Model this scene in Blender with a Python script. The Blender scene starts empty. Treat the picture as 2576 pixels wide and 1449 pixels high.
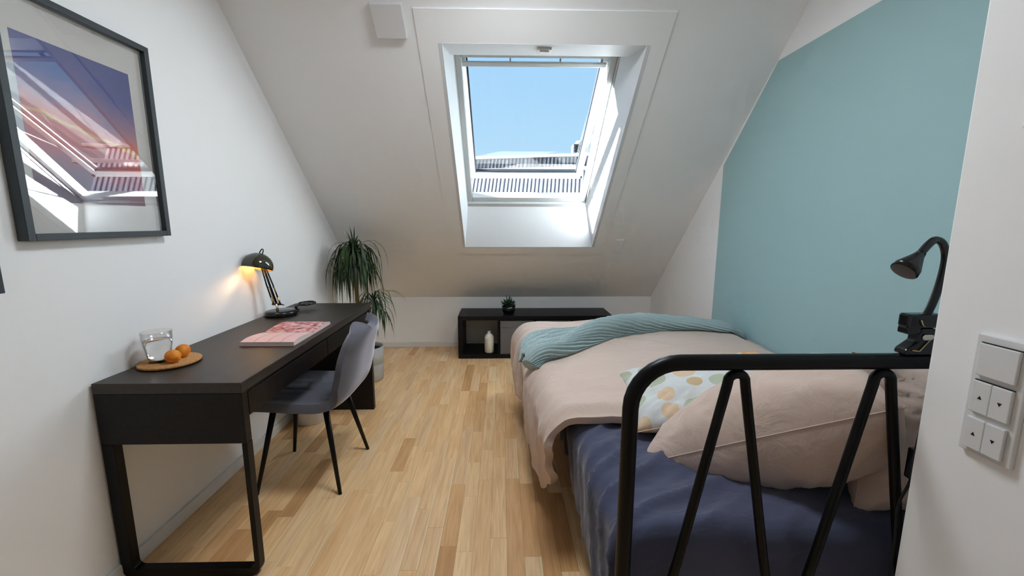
import bpy, bmesh, math, random
from mathutils import Vector, Matrix, noise
random.seed(7)
sc = bpy.context.scene
COL = sc.collection
PI = math.pi

# ------------------------------------------------------------------ camera
CAM_F, CAM_P, CAM_Y, CAM_R, CAM_H = 1047.3, .1571, .0243, .0015, 1.2933
def cam_axes():
    cp, sp, cy, sy = math.cos(CAM_P), math.sin(CAM_P), math.cos(CAM_Y), math.sin(CAM_Y)
    f = Vector((sy*cp, cy*cp, -sp)); r = Vector((cy, -sy, 0)); u = r.cross(f)
    cr, sr = math.cos(CAM_R), math.sin(CAM_R)
    return r*cr+u*sr, u*cr-r*sr, f
_r, _u, _f = cam_axes()
cam = bpy.data.cameras.new('camera'); cam.sensor_width = 36; cam.lens = CAM_F/2576*36
cam.clip_start = .02; cam.clip_end = 300
camo = bpy.data.objects.new('camera', cam); COL.objects.link(camo)
camo.matrix_world = Matrix(((_r.x, _u.x, -_f.x, 0), (_r.y, _u.y, -_f.y, 0), (_r.z, _u.z, -_f.z, CAM_H), (0, 0, 0, 1)))
sc.camera = camo

# ------------------------------------------------------------------ light
sc.view_settings.view_transform = 'Standard'; sc.view_settings.look = 'None'
sc.view_settings.gamma = 1; sc.view_settings.use_curve_mapping = False
sc.view_settings.exposure = 0.2
sc.cycles.max_bounces = 10; sc.cycles.diffuse_bounces = 6; sc.cycles.glossy_bounces = 4
sc.cycles.use_adaptive_sampling = True; sc.cycles.adaptive_threshold = .06; sc.cycles.adaptive_min_samples = 16
sc.cycles.transparent_max_bounces = 16; sc.cycles.transmission_bounces = 8
sc.cycles.sample_clamp_indirect = 60.0
sc.cycles.caustics_reflective = False; sc.cycles.caustics_refractive = False

w = bpy.data.worlds.new('sky'); sc.world = w; w.use_nodes = True
nt = w.node_tree; nt.nodes.clear()
tc = nt.nodes.new('ShaderNodeTexCoord'); sp = nt.nodes.new('ShaderNodeSeparateXYZ')
cr = nt.nodes.new('ShaderNodeValToRGB'); bg = nt.nodes.new('ShaderNodeBackground'); wo = nt.nodes.new('ShaderNodeOutputWorld')
nt.links.new(tc.outputs['Generated'], sp.inputs[0]); nt.links.new(sp.outputs['Z'], cr.inputs[0])
nt.links.new(cr.outputs[0], bg.inputs[0]); nt.links.new(bg.outputs[0], wo.inputs[0])
e = cr.color_ramp.elements
e[0].position = 0.0; e[0].color = (.68, .85, .97, 1)
e[1].position = 1.0; e[1].color = (.31, .60, .98, 1)
a = e.new(.17); a.color = (.47, .745, .99, 1)
a = e.new(.42); a.color = (.36, .655, .99, 1)
bg.inputs[1].default_value = .91

SUN_DIR = Vector((1, .01, -.375)).normalized()
sun = bpy.data.lights.new('sun', 'SUN'); sun.energy = 128; sun.color = (.91, .965, 1); sun.angle = math.radians(.6)
suno = bpy.data.objects.new('sun', sun); COL.objects.link(suno)
suno.rotation_euler = SUN_DIR.to_track_quat('-Z', 'Y').to_euler(); suno.location = (-6, 4, 5)

# slope (roof) coordinates: x, s up the slope from the knee, n outwards
RA = math.radians(43.2); RC, RS = math.cos(RA), math.sin(RA)
YB, ZK = 4.235, .53                    # knee wall
XL, XR, XE, YE = -1.40, 1.549, .897, .818
def slp(x, s, n): return Vector((x, YB-s*RC+n*RS, ZK+s*RS+n*RC))
SLOPE_ROT = Matrix(((1, 0, 0), (0, -RC, RS), (0, RS, RC))).to_euler()

port = bpy.data.lights.new('window_portal', 'AREA'); port.shape = 'RECTANGLE'; port.size = .98; port.size_y = 1.24
port.cycles.is_portal = True
po = bpy.data.objects.new('window_portal', port); COL.objects.link(po)
po.location = slp(.215, 1.72, .2); po.rotation_euler = Vector((0, -RS, -RC)).to_track_quat('-Z', 'Y').to_euler()

# ------------------------------------------------------------------ materials
def S(r, g, b):
    f = lambda c: ((c/255+.055)/1.055)**2.4 if c > 10 else c/255/12.92
    return (f(r), f(g), f(b), 1)
class Mat:
    def __init__(s, name, col=(.8, .8, .8, 1), rough=.5, spec=.5, metal=0, **kw):
        s.m = bpy.data.materials.new(name); s.m.use_nodes = True
        s.t = s.m.node_tree; s.b = s.t.nodes['Principled BSDF']
        s.b.inputs['Base Color'].default_value = col; s.b.inputs['Roughness'].default_value = rough
        s.b.inputs['Specular IOR Level'].default_value = spec; s.b.inputs['Metallic'].default_value = metal
        for k, v in kw.items(): s.b.inputs[k.replace('_', ' ')].default_value = v
        s.m.diffuse_color = col
    def n(s, t, **kw):
        x = s.t.nodes.new('ShaderNode'+t)
        for k, v in kw.items():
            if hasattr(x, k): setattr(x, k, v)
            else: x.inputs[k.replace('_', ' ')].default_value = v
        return x
    def l(s, a, b): s.t.links.new(a, b)
    def coord(s, kind='Object', scale=(1, 1, 1), rot=(0, 0, 0)):
        c = s.n('TexCoord'); mp = s.n('Mapping'); mp.inputs['Scale'].default_value = scale; mp.inputs['Rotation'].default_value = rot
        s.l(c.outputs[kind], mp.inputs[0]); return mp.outputs[0]
    def bump(s, h, strength=.2, dist=.01):
        b = s.n('Bump'); b.inputs['Strength'].default_value = strength; b.inputs['Distance'].default_value = dist
        s.l(h, b.inputs['Height']); s.l(b.outputs[0], s.b.inputs['Normal']); return b
    def noisebump(s, scale, strength=.1, dist=.002, detail=3, sc3=(1, 1, 1)):
        nn = s.n('TexNoise', Scale=scale, Detail=detail); s.l(s.coord('Object', sc3), nn.inputs['Vector']); s.bump(nn.outputs[0], strength, dist)
    def mottled(s, c1, c2, scale=5, sc3=(1, 1, 1), lo=.3, hi=.7, detail=4):
        nn = s.n('TexNoise', Scale=scale, Detail=detail); s.l(s.coord('Object', sc3), nn.inputs['Vector'])
        r = s.n('ValToRGB'); r.color_ramp.elements[0].color = c1; r.color_ramp.elements[1].color = c2
        r.color_ramp.elements[0].position = lo; r.color_ramp.elements[1].position = hi
        s.l(nn.outputs[0], r.inputs[0]); s.l(r.outputs[0], s.b.inputs['Base Color']); return s

def plain(name, col, rough=.5, spec=.5, metal=0, bump=None, **kw):
    m = Mat(name, col, rough, spec, metal, **kw)
    if bump: m.noisebump(*bump)
    return m.m
WALLC = (.90, .902, .903, 1)
M = {}
M['wall'] = plain('painted_plaster', WALLC, .9, .0)
M['green'] = plain('green_wall_paint', S(166, 198, 201), .9, .0)
M['trim'] = plain('white_trim', (.78, .77, .75, 1), .45, .4)
M['white'] = plain('white_lacquer', (.84, .85, .85, 1), .35, .45)
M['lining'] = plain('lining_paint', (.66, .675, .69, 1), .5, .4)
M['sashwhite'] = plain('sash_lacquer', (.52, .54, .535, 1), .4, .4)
M['plast'] = plain('white_plastic', (.72, .72, .72, 1), .3, .5)
M['print'] = plain('black_marking', (.01, .01, .01, 1), .6, .3)
M['gasket'] = plain('dark_gasket', (.012, .014, .02, 1), .5, .4)
M['gapgrey'] = plain('grey_metal', (.32, .33, .33, 1), .4, .5, .6)
M['blackmetal'] = plain('black_powder_coat', (.0025, .0025, .003, 1), .36, .22)
M['blackpl'] = plain('black_plastic', (.004, .0045, .006, 1), .2, .5)
M['steel'] = plain('bright_steel', (.75, .7, .62, 1), .25, .5, 1)
M['brass'] = plain('warm_brass', (.85, .62, .32, 1), .25, .5, 1)
M['bulb'] = None
M['cable'] = plain('black_cable', (.01, .01, .01, 1), .5, .4)
M['framedark'] = plain('dark_grey_frame', S(58, 66, 70), .45, .4)
M['mat'] = plain('mat_board', (.72, .71, .68, 1), .9, .1, bump=(300, .05, .0005))
M['soil'] = plain('dark_soil', (.03, .022, .016, 1), .95, .1, bump=(120, .8, .006))

def glassmat(name, tint=(1, 1, 1, 1), ior=1.5, k=1.0):
    m = bpy.data.materials.new(name); m.use_nodes = True; t = m.node_tree; t.nodes.clear()
    o = t.nodes.new('ShaderNodeOutputMaterial'); mx = t.nodes.new('ShaderNodeMixShader')
    tr = t.nodes.new('ShaderNodeBsdfTransparent'); gl = t.nodes.new('ShaderNodeBsdfGlossy'); fr = t.nodes.new('ShaderNodeFresnel')
    tr.inputs[0].default_value = tint; gl.inputs['Roughness'].default_value = .0; t.nodes.remove(fr)
    lw = t.nodes.new('ShaderNodeLayerWeight'); lw.inputs[0].default_value = .5      # facing = 1 - cos, the same from both sides
    pw = t.nodes.new('ShaderNodeMath'); pw.operation = 'POWER'; pw.inputs[1].default_value = 4.2; t.links.new(lw.outputs['Facing'], pw.inputs[0])
    mm = t.nodes.new('ShaderNodeMath'); mm.operation = 'MULTIPLY_ADD'; mm.inputs[1].default_value = .9; mm.inputs[2].default_value = .045*k; mm.use_clamp = True
    t.links.new(pw.outputs[0], mm.inputs[0]); t.links.new(mm.outputs[0], mx.inputs[0])
    t.links.new(tr.outputs[0], mx.inputs[1]); t.links.new(gl.outputs[0], mx.inputs[2]); t.links.new(mx.outputs[0], o.inputs[0])
    return m
M['pane'] = glassmat('window_glass', (.97, .99, .99, 1), 1.45, 1.2)
M['picglass'] = glassmat('picture_glass', (.98, .98, .98, 1), 1.52, 4.6)
def realglass(name, ior, col=(1, 1, 1, 1)):
    m = Mat(name, col, 0.0, .5); m.b.inputs['Transmission Weight'].default_value = 1; m.b.inputs['IOR'].default_value = ior
    return m.m
M['tumbler'] = glassmat('clear_glass', (.985, .99, .99, 1), 1.5, 1.3)
M['water'] = realglass('water', 1.33)

# dark stained wood with faint grain
m = Mat('black_brown_wood', (.016, .013, .011, 1), .34, .22)
nn = m.n('TexNoise', Scale=1, Detail=6); m.l(m.coord('Object', (60, 3, 60)), nn.inputs['Vector'])
r = m.n('ValToRGB'); r.color_ramp.elements[0].color = (.004, .0036, .0036, 1); r.color_ramp.elements[1].color = (.019, .015, .013, 1)
m.l(nn.outputs[0], r.inputs[0]); m.l(r.outputs[0], m.b.inputs['Base Color']); m.bump(nn.outputs[0], .12, .001); M['desk'] = m.m
m = Mat('black_brown_top_sheen', (.016, .013, .011, 1), .40, .5)
nn = m.n('TexNoise', Scale=1, Detail=6); m.l(m.coord('Object', (60, 3, 60)), nn.inputs['Vector'])
r = m.n('ValToRGB'); r.color_ramp.elements[0].color = (.014, .011, .009, 1); r.color_ramp.elements[1].color = (.05, .038, .03, 1)  # browner and lighter than the desk body: glossy sheen put into the colour
m.l(nn.outputs[0], r.inputs[0]); m.l(r.outputs[0], m.b.inputs['Base Color']); m.bump(nn.outputs[0], .12, .001); M['desktop'] = m.m
m = Mat('black_brown_foil', (.007, .006, .007, 1), .42, .22)
nn = m.n('TexNoise', Scale=1, Detail=5); m.l(m.coord('Object', (4, 70, 70)), nn.inputs['Vector']); m.bump(nn.outputs[0], .1, .001); M['shelf'] = m.m

# oak planks: tone per object plus grain along the board
m = Mat('oak_parquet', (.5, .3, .15, 1), .42, .4)
oi = m.n('ObjectInfo'); at = m.n('Attribute'); at.attribute_name = 'tone'
ad = m.n('Math', operation='ADD'); m.l(oi.outputs['Random'], ad.inputs[0]); m.l(at.outputs['Fac'], ad.inputs[1])
fr = m.n('Math', operation='FRACT'); m.l(ad.outputs[0], fr.inputs[0])
ramp = m.n('ValToRGB'); el = ramp.color_ramp.elements
el[0].position = 0; el[0].color = S(206, 158, 107); el[1].position = 1; el[1].color = S(250, 220, 178)
for p, c in ((.15, S(235, 191, 139)), (.45, S(242, 203, 153)), (.7, S(247, 210, 161)), (.9, S(231, 193, 149))):
    q = el.new(p); q.color = c
m.l(fr.outputs[0], ramp.inputs[0])
c = m.n('TexCoord'); cmb = m.n('CombineXYZ'); mul = m.n('Math', operation='MULTIPLY'); mul.inputs[1].default_value = 91
m.l(fr.outputs[0], mul.inputs[0]); m.l(mul.outputs[0], cmb.inputs[0]); m.l(mul.outputs[0], cmb.inputs[1])
va = m.n('VectorMath', operation='ADD'); m.l(c.outputs['Object'], va.inputs[0]); m.l(cmb.outputs[0], va.inputs[1])
mp = m.n('Mapping'); mp.inputs['Scale'].default_value = (34, 2.2, 34); m.l(va.outputs[0], mp.inputs[0])
wv = m.n('TexNoise', Scale=1.0, Detail=5, Distortion=1.6); m.l(mp.outputs[0], wv.inputs['Vector'])
mp2 = m.n('Mapping'); mp2.inputs['Scale'].default_value = (260, 6, 260); m.l(va.outputs[0], mp2.inputs[0])
fine = m.n('TexNoise', Scale=1.0, Detail=3); m.l(mp2.outputs[0], fine.inputs['Vector'])
gr = m.n('ValToRGB'); gr.color_ramp.elements[0].position = .3; gr.color_ramp.elements[0].color = (.70, .57, .43, 1)
gr.color_ramp.elements[1].position = .62; gr.color_ramp.elements[1].color = (1.04, 1.03, 1.0, 1); m.l(wv.outputs[0], gr.inputs[0])
g2 = m.n('ValToRGB'); g2.color_ramp.elements[0].position = .28; g2.color_ramp.elements[0].color = (.78, .74, .7, 1)
g2.color_ramp.elements[1].position = .5; g2.color_ramp.elements[1].color = (1, 1, 1, 1); m.l(fine.outputs[0], g2.inputs[0])
mx = m.n('MixRGB', blend_type='MULTIPLY'); mx.inputs[0].default_value = .55; m.l(ramp.outputs[0], mx.inputs[1]); m.l(gr.outputs[0], mx.inputs[2])
mx2 = m.n('MixRGB', blend_type='MULTIPLY'); mx2.inputs[0].default_value = .55; m.l(mx.outputs[0], mx2.inputs[1]); m.l(g2.outputs[0], mx2.inputs[2])
# pale sapwood streak near one long edge of some boards
sx = m.n('SeparateXYZ'); m.l(c.outputs['Object'], sx.inputs[0])
gt = m.n('Math', operation='GREATER_THAN'); gt.inputs[1].default_value = .026; m.l(sx.outputs[0], gt.inputs[0])
g3 = m.n('Math', operation='GREATER_THAN'); g3.inputs[1].default_value = .72; m.l(fr.outputs[0], g3.inputs[0])
g4 = m.n('Math', operation='MULTIPLY'); m.l(gt.outputs[0], g4.inputs[0]); m.l(g3.outputs[0], g4.inputs[1])
g5 = m.n('Math', operation='MULTIPLY'); g5.inputs[1].default_value = .6; m.l(g4.outputs[0], g5.inputs[0])
mx3 = m.n('MixRGB'); mx3.inputs[2].default_value = S(238, 214, 176); m.l(g5.outputs[0], mx3.inputs[0]); m.l(mx2.outputs[0], mx3.inputs[1])
m.l(mx3.outputs[0], m.b.inputs['Base Color']); m.bump(fine.outputs[0], .12, .001); M['oak'] = m.m

# fabrics
def fabric(name, col, rough=.85, weave=900, sheen=.3, bs=.15, fold=None):
    m = Mat(name, col, rough, .15); m.b.inputs['Sheen Weight'].default_value = sheen
    nn = m.n('TexNoise', Scale=weave, Detail=2); m.l(m.coord('Object'), nn.inputs['Vector'])
    h = nn.outputs[0]
    if fold:
        n2 = m.n('TexNoise', Scale=fold[0], Detail=4, Distortion=.8); m.l(m.coord('Object', fold[2]), n2.inputs['Vector'])
        b1 = m.n('Bump'); b1.inputs['Strength'].default_value = fold[1]; b1.inputs['Distance'].default_value = .02; m.l(n2.outputs[0], b1.inputs['Height'])
        b2 = m.n('Bump'); b2.inputs['Strength'].default_value = bs; b2.inputs['Distance'].default_value = .0008; m.l(h, b2.inputs['Height'])
        m.l(b1.outputs[0], b2.inputs['Normal']); m.l(b2.outputs[0], m.b.inputs['Normal'])
    else: m.bump(h, bs, .0008)
    return m
M['duvet'] = fabric('beige_cotton', S(203, 181, 168), .8, fold=(8, .45, (1, 1.7, 1))).m
M['pillow'] = fabric('beige_pillow_cotton', S(205, 183, 170), .8, fold=(9, .4, (1, 1, 1))).m
M['sheet'] = fabric('navy_cotton', S(70, 74, 98), .75, fold=(9, .3, (.6, 1.6, 1))).m
M['box'] = fabric('grey_box_fabric', S(116, 113, 112), .9, 500).m
mv = Mat('grey_velvet', S(102, 102, 110), .6, .2); mv.b.inputs['Sheen Weight'].default_value = 1.0; mv.b.inputs['Sheen Roughness'].default_value = .35
mv.b.inputs['Sheen Tint'].default_value = (.8, .8, .9, 1); mv.noisebump(500, .15, .0006); M['velvet'] = mv.m
# knitted throw
m = fabric('teal_knit', S(160, 179, 180), .9, 400, .3, .4); M['knit'] = m.m
# cushion print: rounded blobs of sage, beige and orange on white
m = Mat('printed_cotton', (.8, .8, .8, 1), .85, .15)
co = m.coord('UV', (5.6, 3.9, 1))
vo = m.n('TexVoronoi', feature='F1'); vo.inputs['Randomness'].default_value = .35; vo.inputs['Scale'].default_value = 1; m.l(co, vo.inputs['Vector'])
lt = m.n('Math', operation='LESS_THAN'); lt.inputs[1].default_value = .44; m.l(vo.outputs['Distance'], lt.inputs[0])
sep = m.n('SeparateXYZ'); m.l(vo.outputs['Color'], sep.inputs[0])
rr = m.n('ValToRGB'); rr.color_ramp.interpolation = 'CONSTANT'; ee = rr.color_ramp.elements
ee[0].color = S(178, 184, 164); ee[1].position = .45; ee[1].color = S(214, 188, 160); q = ee.new(.75); q.color = S(196, 172, 136)
m.l(sep.outputs[0], rr.inputs[0])
uvs = m.n('SeparateXYZ'); m.l(m.coord('UV'), uvs.inputs[0])
og = m.n('Math', operation='GREATER_THAN'); og.inputs[1].default_value = .84; m.l(uvs.outputs[0], og.inputs[0])
ob = m.n('MixRGB'); ob.inputs[1].default_value = S(206, 209, 209); ob.inputs[2].default_value = S(236, 160, 92); m.l(og.outputs[0], ob.inputs[0])
mxc = m.n('MixRGB'); m.l(lt.outputs[0], mxc.inputs[0]); m.l(ob.outputs[0], mxc.inputs[1]); m.l(rr.outputs[0], mxc.inputs[2])
m.l(mxc.outputs[0], m.b.inputs['Base Color']); m.noisebump(10, .25, .02); M['cushion'] = m.m

m = Mat('cork', S(190, 140, 88), .9, .15); m.mottled(S(160, 108, 62), S(212, 164, 110), 240, lo=.35, hi=.65); M['cork'] = m.m
m = Mat('apricot_skin', S(232, 138, 34), .5, .4); m.mottled(S(222, 118, 26), S(240, 158, 48), 30, lo=.3, hi=.7); m.b.inputs['Subsurface Weight'].default_value = .05; M['apricot'] = m.m
m = Mat('leaf_dark', S(30, 52, 28), .45, .4); m.mottled(S(22, 40, 22), S(58, 84, 42), 9, lo=.35, hi=.7); M['leaf'] = m.m
M['succ'] = plain('succulent_green', S(34, 66, 40), .45, .4)
M['trunk'] = plain('plant_stem', S(150, 118, 84), .9, .1, bump=(90, .6, .004))
M['potgrey'] = plain('grey_ceramic', S(178, 178, 174), .6, .3, bump=(80, .1, .002))
M['potblack'] = plain('black_ceramic', (.006, .006, .008, 1), .25, .5)
M['vase'] = plain('cream_ceramic', S(226, 220, 206), .35, .5)
M['bin'] = plain('white_bin_plastic', (.78, .78, .77, 1), .4, .4)
M['paper'] = plain('page_edges', S(214, 206, 196), .8, .2)
M['shade_out'] = plain('dark_olive_enamel', S(46, 46, 30), .12, .6, Coat_Weight=.6)
M['shade_in'] = plain('warm_inner_enamel', (.85, .62, .3, 1), .4, .4)
# magazine pages: pink columns (printed, illegible at this size)
def page(name, c1, c2, lines):
    m = Mat(name, c1, .45, .4)
    if lines:
        wv = m.n('TexWave', wave_type='BANDS', bands_direction='X', Scale=lines); m.l(m.coord('UV'), wv.inputs['Vector'])
        r = m.n('ValToRGB'); r.color_ramp.elements[0].position = 0; r.color_ramp.elements[0].color = c2
        r.color_ramp.elements[1].position = .03; r.color_ramp.elements[1].color = c1; m.l(wv.outputs[0], r.inputs[0]); m.l(r.outputs[0], m.b.inputs['Base Color'])
    else:
        nn = m.n('TexNoise', Scale=5, Detail=4, Distortion=1.5); m.l(m.coord('UV'), nn.inputs['Vector'])
        r = m.n('ValToRGB'); q = r.color_ramp.elements; q[0].position = .35; q[0].color = S(74, 42, 46); q[1].position = .7; q[1].color = S(226, 196, 186)
        z = q.new(.45); z.color = S(196, 110, 116); z = q.new(.56); z.color = S(226, 176, 172)
        m.l(nn.outputs[0], r.inputs[0]); m.l(r.outputs[0], m.b.inputs['Base Color'])
    return m.m
M['page1'] = page('pink_page', S(236, 188, 184), S(186, 140, 142), 1.25)
M['page2'] = page('photo_page', S(226, 190, 180), S(80, 50, 50), 0)
# sunset print (sky photograph in the frame)
m = Mat('sunset_print', (.3, .3, .5, 1), .5, .3)
co = m.coord('UV'); s0 = m.n('SeparateXYZ'); m.l(co, s0.inputs[0])
nz = m.n('TexNoise', Scale=1.6, Detail=6, Distortion=.2); mpn = m.n('Mapping'); mpn.inputs['Scale'].default_value = (1, 2.6, 1); m.l(co, mpn.inputs[0]); m.l(mpn.outputs[0], nz.inputs['Vector'])
ma = m.n('Math', operation='MULTIPLY_ADD'); ma.inputs[1].default_value = .32; m.l(nz.outputs[0], ma.inputs[0]); m.l(s0.outputs[1], ma.inputs[2])
mb = m.n('Math', operation='MULTIPLY_ADD'); mb.inputs[1].default_value = .18; m.l(s0.outputs[0], mb.inputs[0]); m.l(ma.outputs[0], mb.inputs[2])
mc = m.n('Math', operation='SUBTRACT'); mc.inputs[1].default_value = .25; m.l(mb.outputs[0], mc.inputs[0])
rp = m.n('ValToRGB'); q = rp.color_ramp.elements; q[0].position = .0; q[0].color = S(92, 70, 96); q[1].position = 1; q[1].color = S(46, 66, 142)
for p, cc in ((.2, S(140, 90, 104)), (.34, S(206, 92, 76)), (.44, S(222, 104, 74)), (.472, S(236, 180, 90)), (.50, S(226, 116, 84)), (.62, S(172, 122, 138)), (.76, S(104, 94, 152)), (.88, S(58, 72, 148))):
    z = q.new(p); z.color = cc
m.l(mc.outputs[0], rp.inputs[0]); m.l(rp.outputs[0], m.b.inputs['Base Color']); M['sunset'] = m.m
# outside
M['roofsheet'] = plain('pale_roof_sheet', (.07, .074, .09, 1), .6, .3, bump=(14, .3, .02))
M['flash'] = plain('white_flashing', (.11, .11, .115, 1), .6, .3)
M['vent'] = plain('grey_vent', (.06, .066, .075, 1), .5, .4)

# ------------------------------------------------------------------ mesh helpers
def link(o, parent=None):
    COL.objects.link(o)
    if parent is not None: o.parent = parent
    return o
def tag(o, label=None, cat=None, group=None, kind=None):
    if label: o['label'] = label
    if cat: o['category'] = cat
    if group: o['group'] = group
    if kind: o['kind'] = kind
    return o
def empty(name, loc=(0, 0, 0), rot=(0, 0, 0)):
    o = bpy.data.objects.new(name, None); o.empty_display_size = .05; link(o); o.location = loc; o.rotation_euler = rot; return o
def addobj(name, bm, mats, parent=None, smooth=False, bevel=0, seg=2, subsurf=0, angle=35):
    me = bpy.data.meshes.new(name); bm.normal_update(); bm.to_mesh(me); bm.free()
    for x in (mats if isinstance(mats, (list, tuple)) else [mats]): me.materials.append(M[x] if isinstance(x, str) else x)
    o = bpy.data.objects.new(name, me); link(o, parent)
    if smooth:
        for p in me.polygons: p.use_smooth = True
    if bevel:
        b = o.modifiers.new('bevel', 'BEVEL'); b.width = bevel; b.segments = seg; b.limit_method = 'ANGLE'; b.angle_limit = math.radians(angle)
    if subsurf:
        s = o.modifiers.new('subdivision', 'SUBSURF'); s.levels = subsurf; s.render_levels = subsurf
    return o
def box(bm, x0, x1, y0, y1, z0, z1, mat=0, xf=None):
    vs = [Vector((x, y, z)) for z in (z0, z1) for y in (y0, y1) for x in (x0, x1)]
    if xf: vs = [xf(v) for v in vs]
    v = [bm.verts.new(p) for p in vs]
    for f in ((0, 2, 3, 1), (4, 5, 7, 6), (0, 1, 5, 4), (2, 6, 7, 3), (0, 4, 6, 2), (1, 3, 7, 5)):
        fc = bm.faces.new([v[i] for i in f]); fc.material_index = mat
    return v
def boxo(name, dims, mat, parent=None, bevel=.0, xf=None):
    bm = bmesh.new(); box(bm, *dims, xf=xf); bmesh.ops.recalc_face_normals(bm, faces=bm.faces); return addobj(name, bm, mat, parent, bevel=bevel)
def quad(bm, pts, mat=0):
    f = bm.faces.new([bm.verts.new(p) for p in pts]); f.material_index = mat; return f
def lathe(bm, prof, seg=32, c=(0, 0, 0), cap0=True, cap1=True, mat=0):
    rings = []
    for (r, z) in prof:
        rings.append([bm.verts.new((c[0]+r*math.cos(2*PI*i/seg), c[1]+r*math.sin(2*PI*i/seg), c[2]+z)) for i in range(seg)])
    for a, b in zip(rings, rings[1:]):
        for i in range(seg):
            f = bm.faces.new((a[i], a[(i+1) % seg], b[(i+1) % seg], b[i])); f.material_index = mat
    if cap0: bm.faces.new(rings[0][::-1]).material_index = mat
    if cap1: bm.faces.new(rings[-1]).material_index = mat
    return rings
def frames(pts):
    """rotation-minimising frames along a polyline"""
    P = [Vector(p) for p in pts]; T = []
    for i in range(len(P)):
        d = (P[min(i+1, len(P)-1)]-P[max(i-1, 0)]); T.append(d.normalized())
    up = Vector((0, 0, 1)) if abs(T[0].z) < .9 else Vector((1, 0, 0))
    N = [(up-T[0]*up.dot(T[0])).normalized()]
    for i in range(1, len(P)):
        n = N[-1]-T[i]*N[-1].dot(T[i]); N.append(n.normalized() if n.length > 1e-6 else N[-1])
    return P, T, N
def tube(bm, pts, r, seg=10, cap=True, mat=0, aspect=1.0):
    P, T, N = frames(pts); rings = []
    for i, p in enumerate(P):
        rr = r[i] if isinstance(r, (list, tuple)) else r
        b = T[i].cross(N[i])
        rings.append([bm.verts.new(p+(N[i]*math.cos(2*PI*k/seg)*aspect+b*math.sin(2*PI*k/seg))*rr) for k in range(seg)])
    for a, b in zip(rings, rings[1:]):
        for k in range(seg): bm.faces.new((a[k], a[(k+1) % seg], b[(k+1) % seg], b[k])).material_index = mat
    if cap: bm.faces.new(rings[0][::-1]).material_index = mat; bm.faces.new(rings[-1]).material_index = mat
def tubeo(name, pts, r, mat, parent=None, seg=12, **kw):
    bm = bmesh.new(); tube(bm, pts, r, seg, **kw); bmesh.ops.recalc_face_normals(bm, faces=bm.faces); return addobj(name, bm, mat, parent, smooth=True)
def catmull(pts, n=8):
    P = [Vector(p) for p in pts]; P = [P[0]*2-P[1]]+P+[P[-1]*2-P[-2]]; out = []
    for i in range(1, len(P)-2):
        for k in range(n):
            t = k/n; a, b, c, d = P[i-1:i+3]
            out.append(.5*((2*b)+(c-a)*t+(2*a-5*b+4*c-d)*t*t+(3*b-a-3*c+d)*t**3))
    out.append(P[-2]); return out
def prism(bm, poly, axis, d0, d1, mat=0):
    """polygon (2D) extruded along axis: 'X' -> (y,z), 'Y' -> (x,z), 'Z' -> (x,y)"""
    def p3(p, d): return {'X': (d, p[0], p[1]), 'Y': (p[0], d, p[1]), 'Z': (p[0], p[1], d)}[axis]
    a = [bm.verts.new(p3(p, d0)) for p in poly]; b = [bm.verts.new(p3(p, d1)) for p in poly]
    bm.faces.new(a).material_index = mat; bm.faces.new(b[::-1]).material_index = mat
    n = len(poly)
    for i in range(n): bm.faces.new((a[i], b[i], b[(i+1) % n], a[(i+1) % n])).material_index = mat
def lerp(a, b, t): return a+(b-a)*t
def clamp(t, a=0, b=1): return max(a, min(b, t))
def smooth(t): t = clamp(t); return t*t*(3-2*t)
def nz3(x, y, z=0): return noise.noise(Vector((x, y, z)))
def table(t, pts):
    if t <= pts[0][0]: return pts[0][1]
    for (a, va), (b, vb) in zip(pts, pts[1:]):
        if t <= b: return lerp(va, vb, smooth((t-a)/(b-a)))
    return pts[-1][1]

# ------------------------------------------------------------------ room shell
Y0, ZC = -1.5, 2.55                     # wall behind the camera, flat ceiling
STOP = (ZC-ZK)/RS                       # slope length up to the flat ceiling
def structure(o): o['kind'] = 'structure'; return o
def gable(y0):   # side wall outline (y, z) that follows the roof
    a, b = slp(0, 0, .2), slp(0, STOP, .2)
    return [(y0, -.02), (YB+.12, -.02), (YB+.12, ZK+.02), (b.y, b.z), (y0, b.z)]
bm = bmesh.new(); prism(bm, gable(Y0), 'X', XL-.12, XL); bmesh.ops.recalc_face_normals(bm, faces=bm.faces)
structure(addobj('wall_left', bm, 'wall'))
structure(boxo('wall_back', (XL, XR, YB, YB+.12, -.02, ZK+.1), 'wall'))
structure(boxo('wall_entry', (XE, XE+.10, Y0, YE, -.02, ZC+.05), 'wall', bevel=.003))
structure(boxo('wall_niche', (XE+.10, XR+.12, YE-.10, YE, -.02, ZC+.05), 'wall'))
structure(boxo('wall_front', (XL, XE, Y0-.12, Y0, -.02, ZC+.05), 'wall'))
structure(boxo('ceiling', (XL-.1, XR+.1, Y0-.1, YB-STOP*RC+.05, ZC, ZC+.1), 'wall'))
# right wall with the green painted field let into the same surface
bm = bmesh.new()
G = [(YE, -.02), (2.97, -.02), (2.97, 1.685), (2.462, 2.187), (YE, 2.187)]
quad(bm, [Vector((XR, *p)) for p in G], 1)
_a, _b = slp(0, 0, .15), slp(0, STOP, .15)
quad(bm, [Vector((XR, *p)) for p in ((2.97, -.02), (YB+.1, -.02), (YB+.1, .58), (2.97, 1.685))], 0)
quad(bm, [Vector((XR, *p)) for p in ((2.97, 1.685), (YB+.1, .58), (_b.y, _b.z), (2.462, 2.187))], 0)
quad(bm, [Vector((XR, *p)) for p in ((2.462, 2.187), (_b.y, _b.z), (YE, _b.z), (YE, 2.187))], 0)
bmesh.ops.remove_doubles(bm, verts=bm.verts, dist=1e-4)
geo = bmesh.ops.extrude_face_region(bm, geom=bm.faces[:]); bmesh.ops.translate(bm, vec=(.12, 0, 0), verts=[v for v in geo['geom'] if isinstance(v, bmesh.types.BMVert)])
bmesh.ops.recalc_face_normals(bm, faces=bm.faces)
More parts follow.
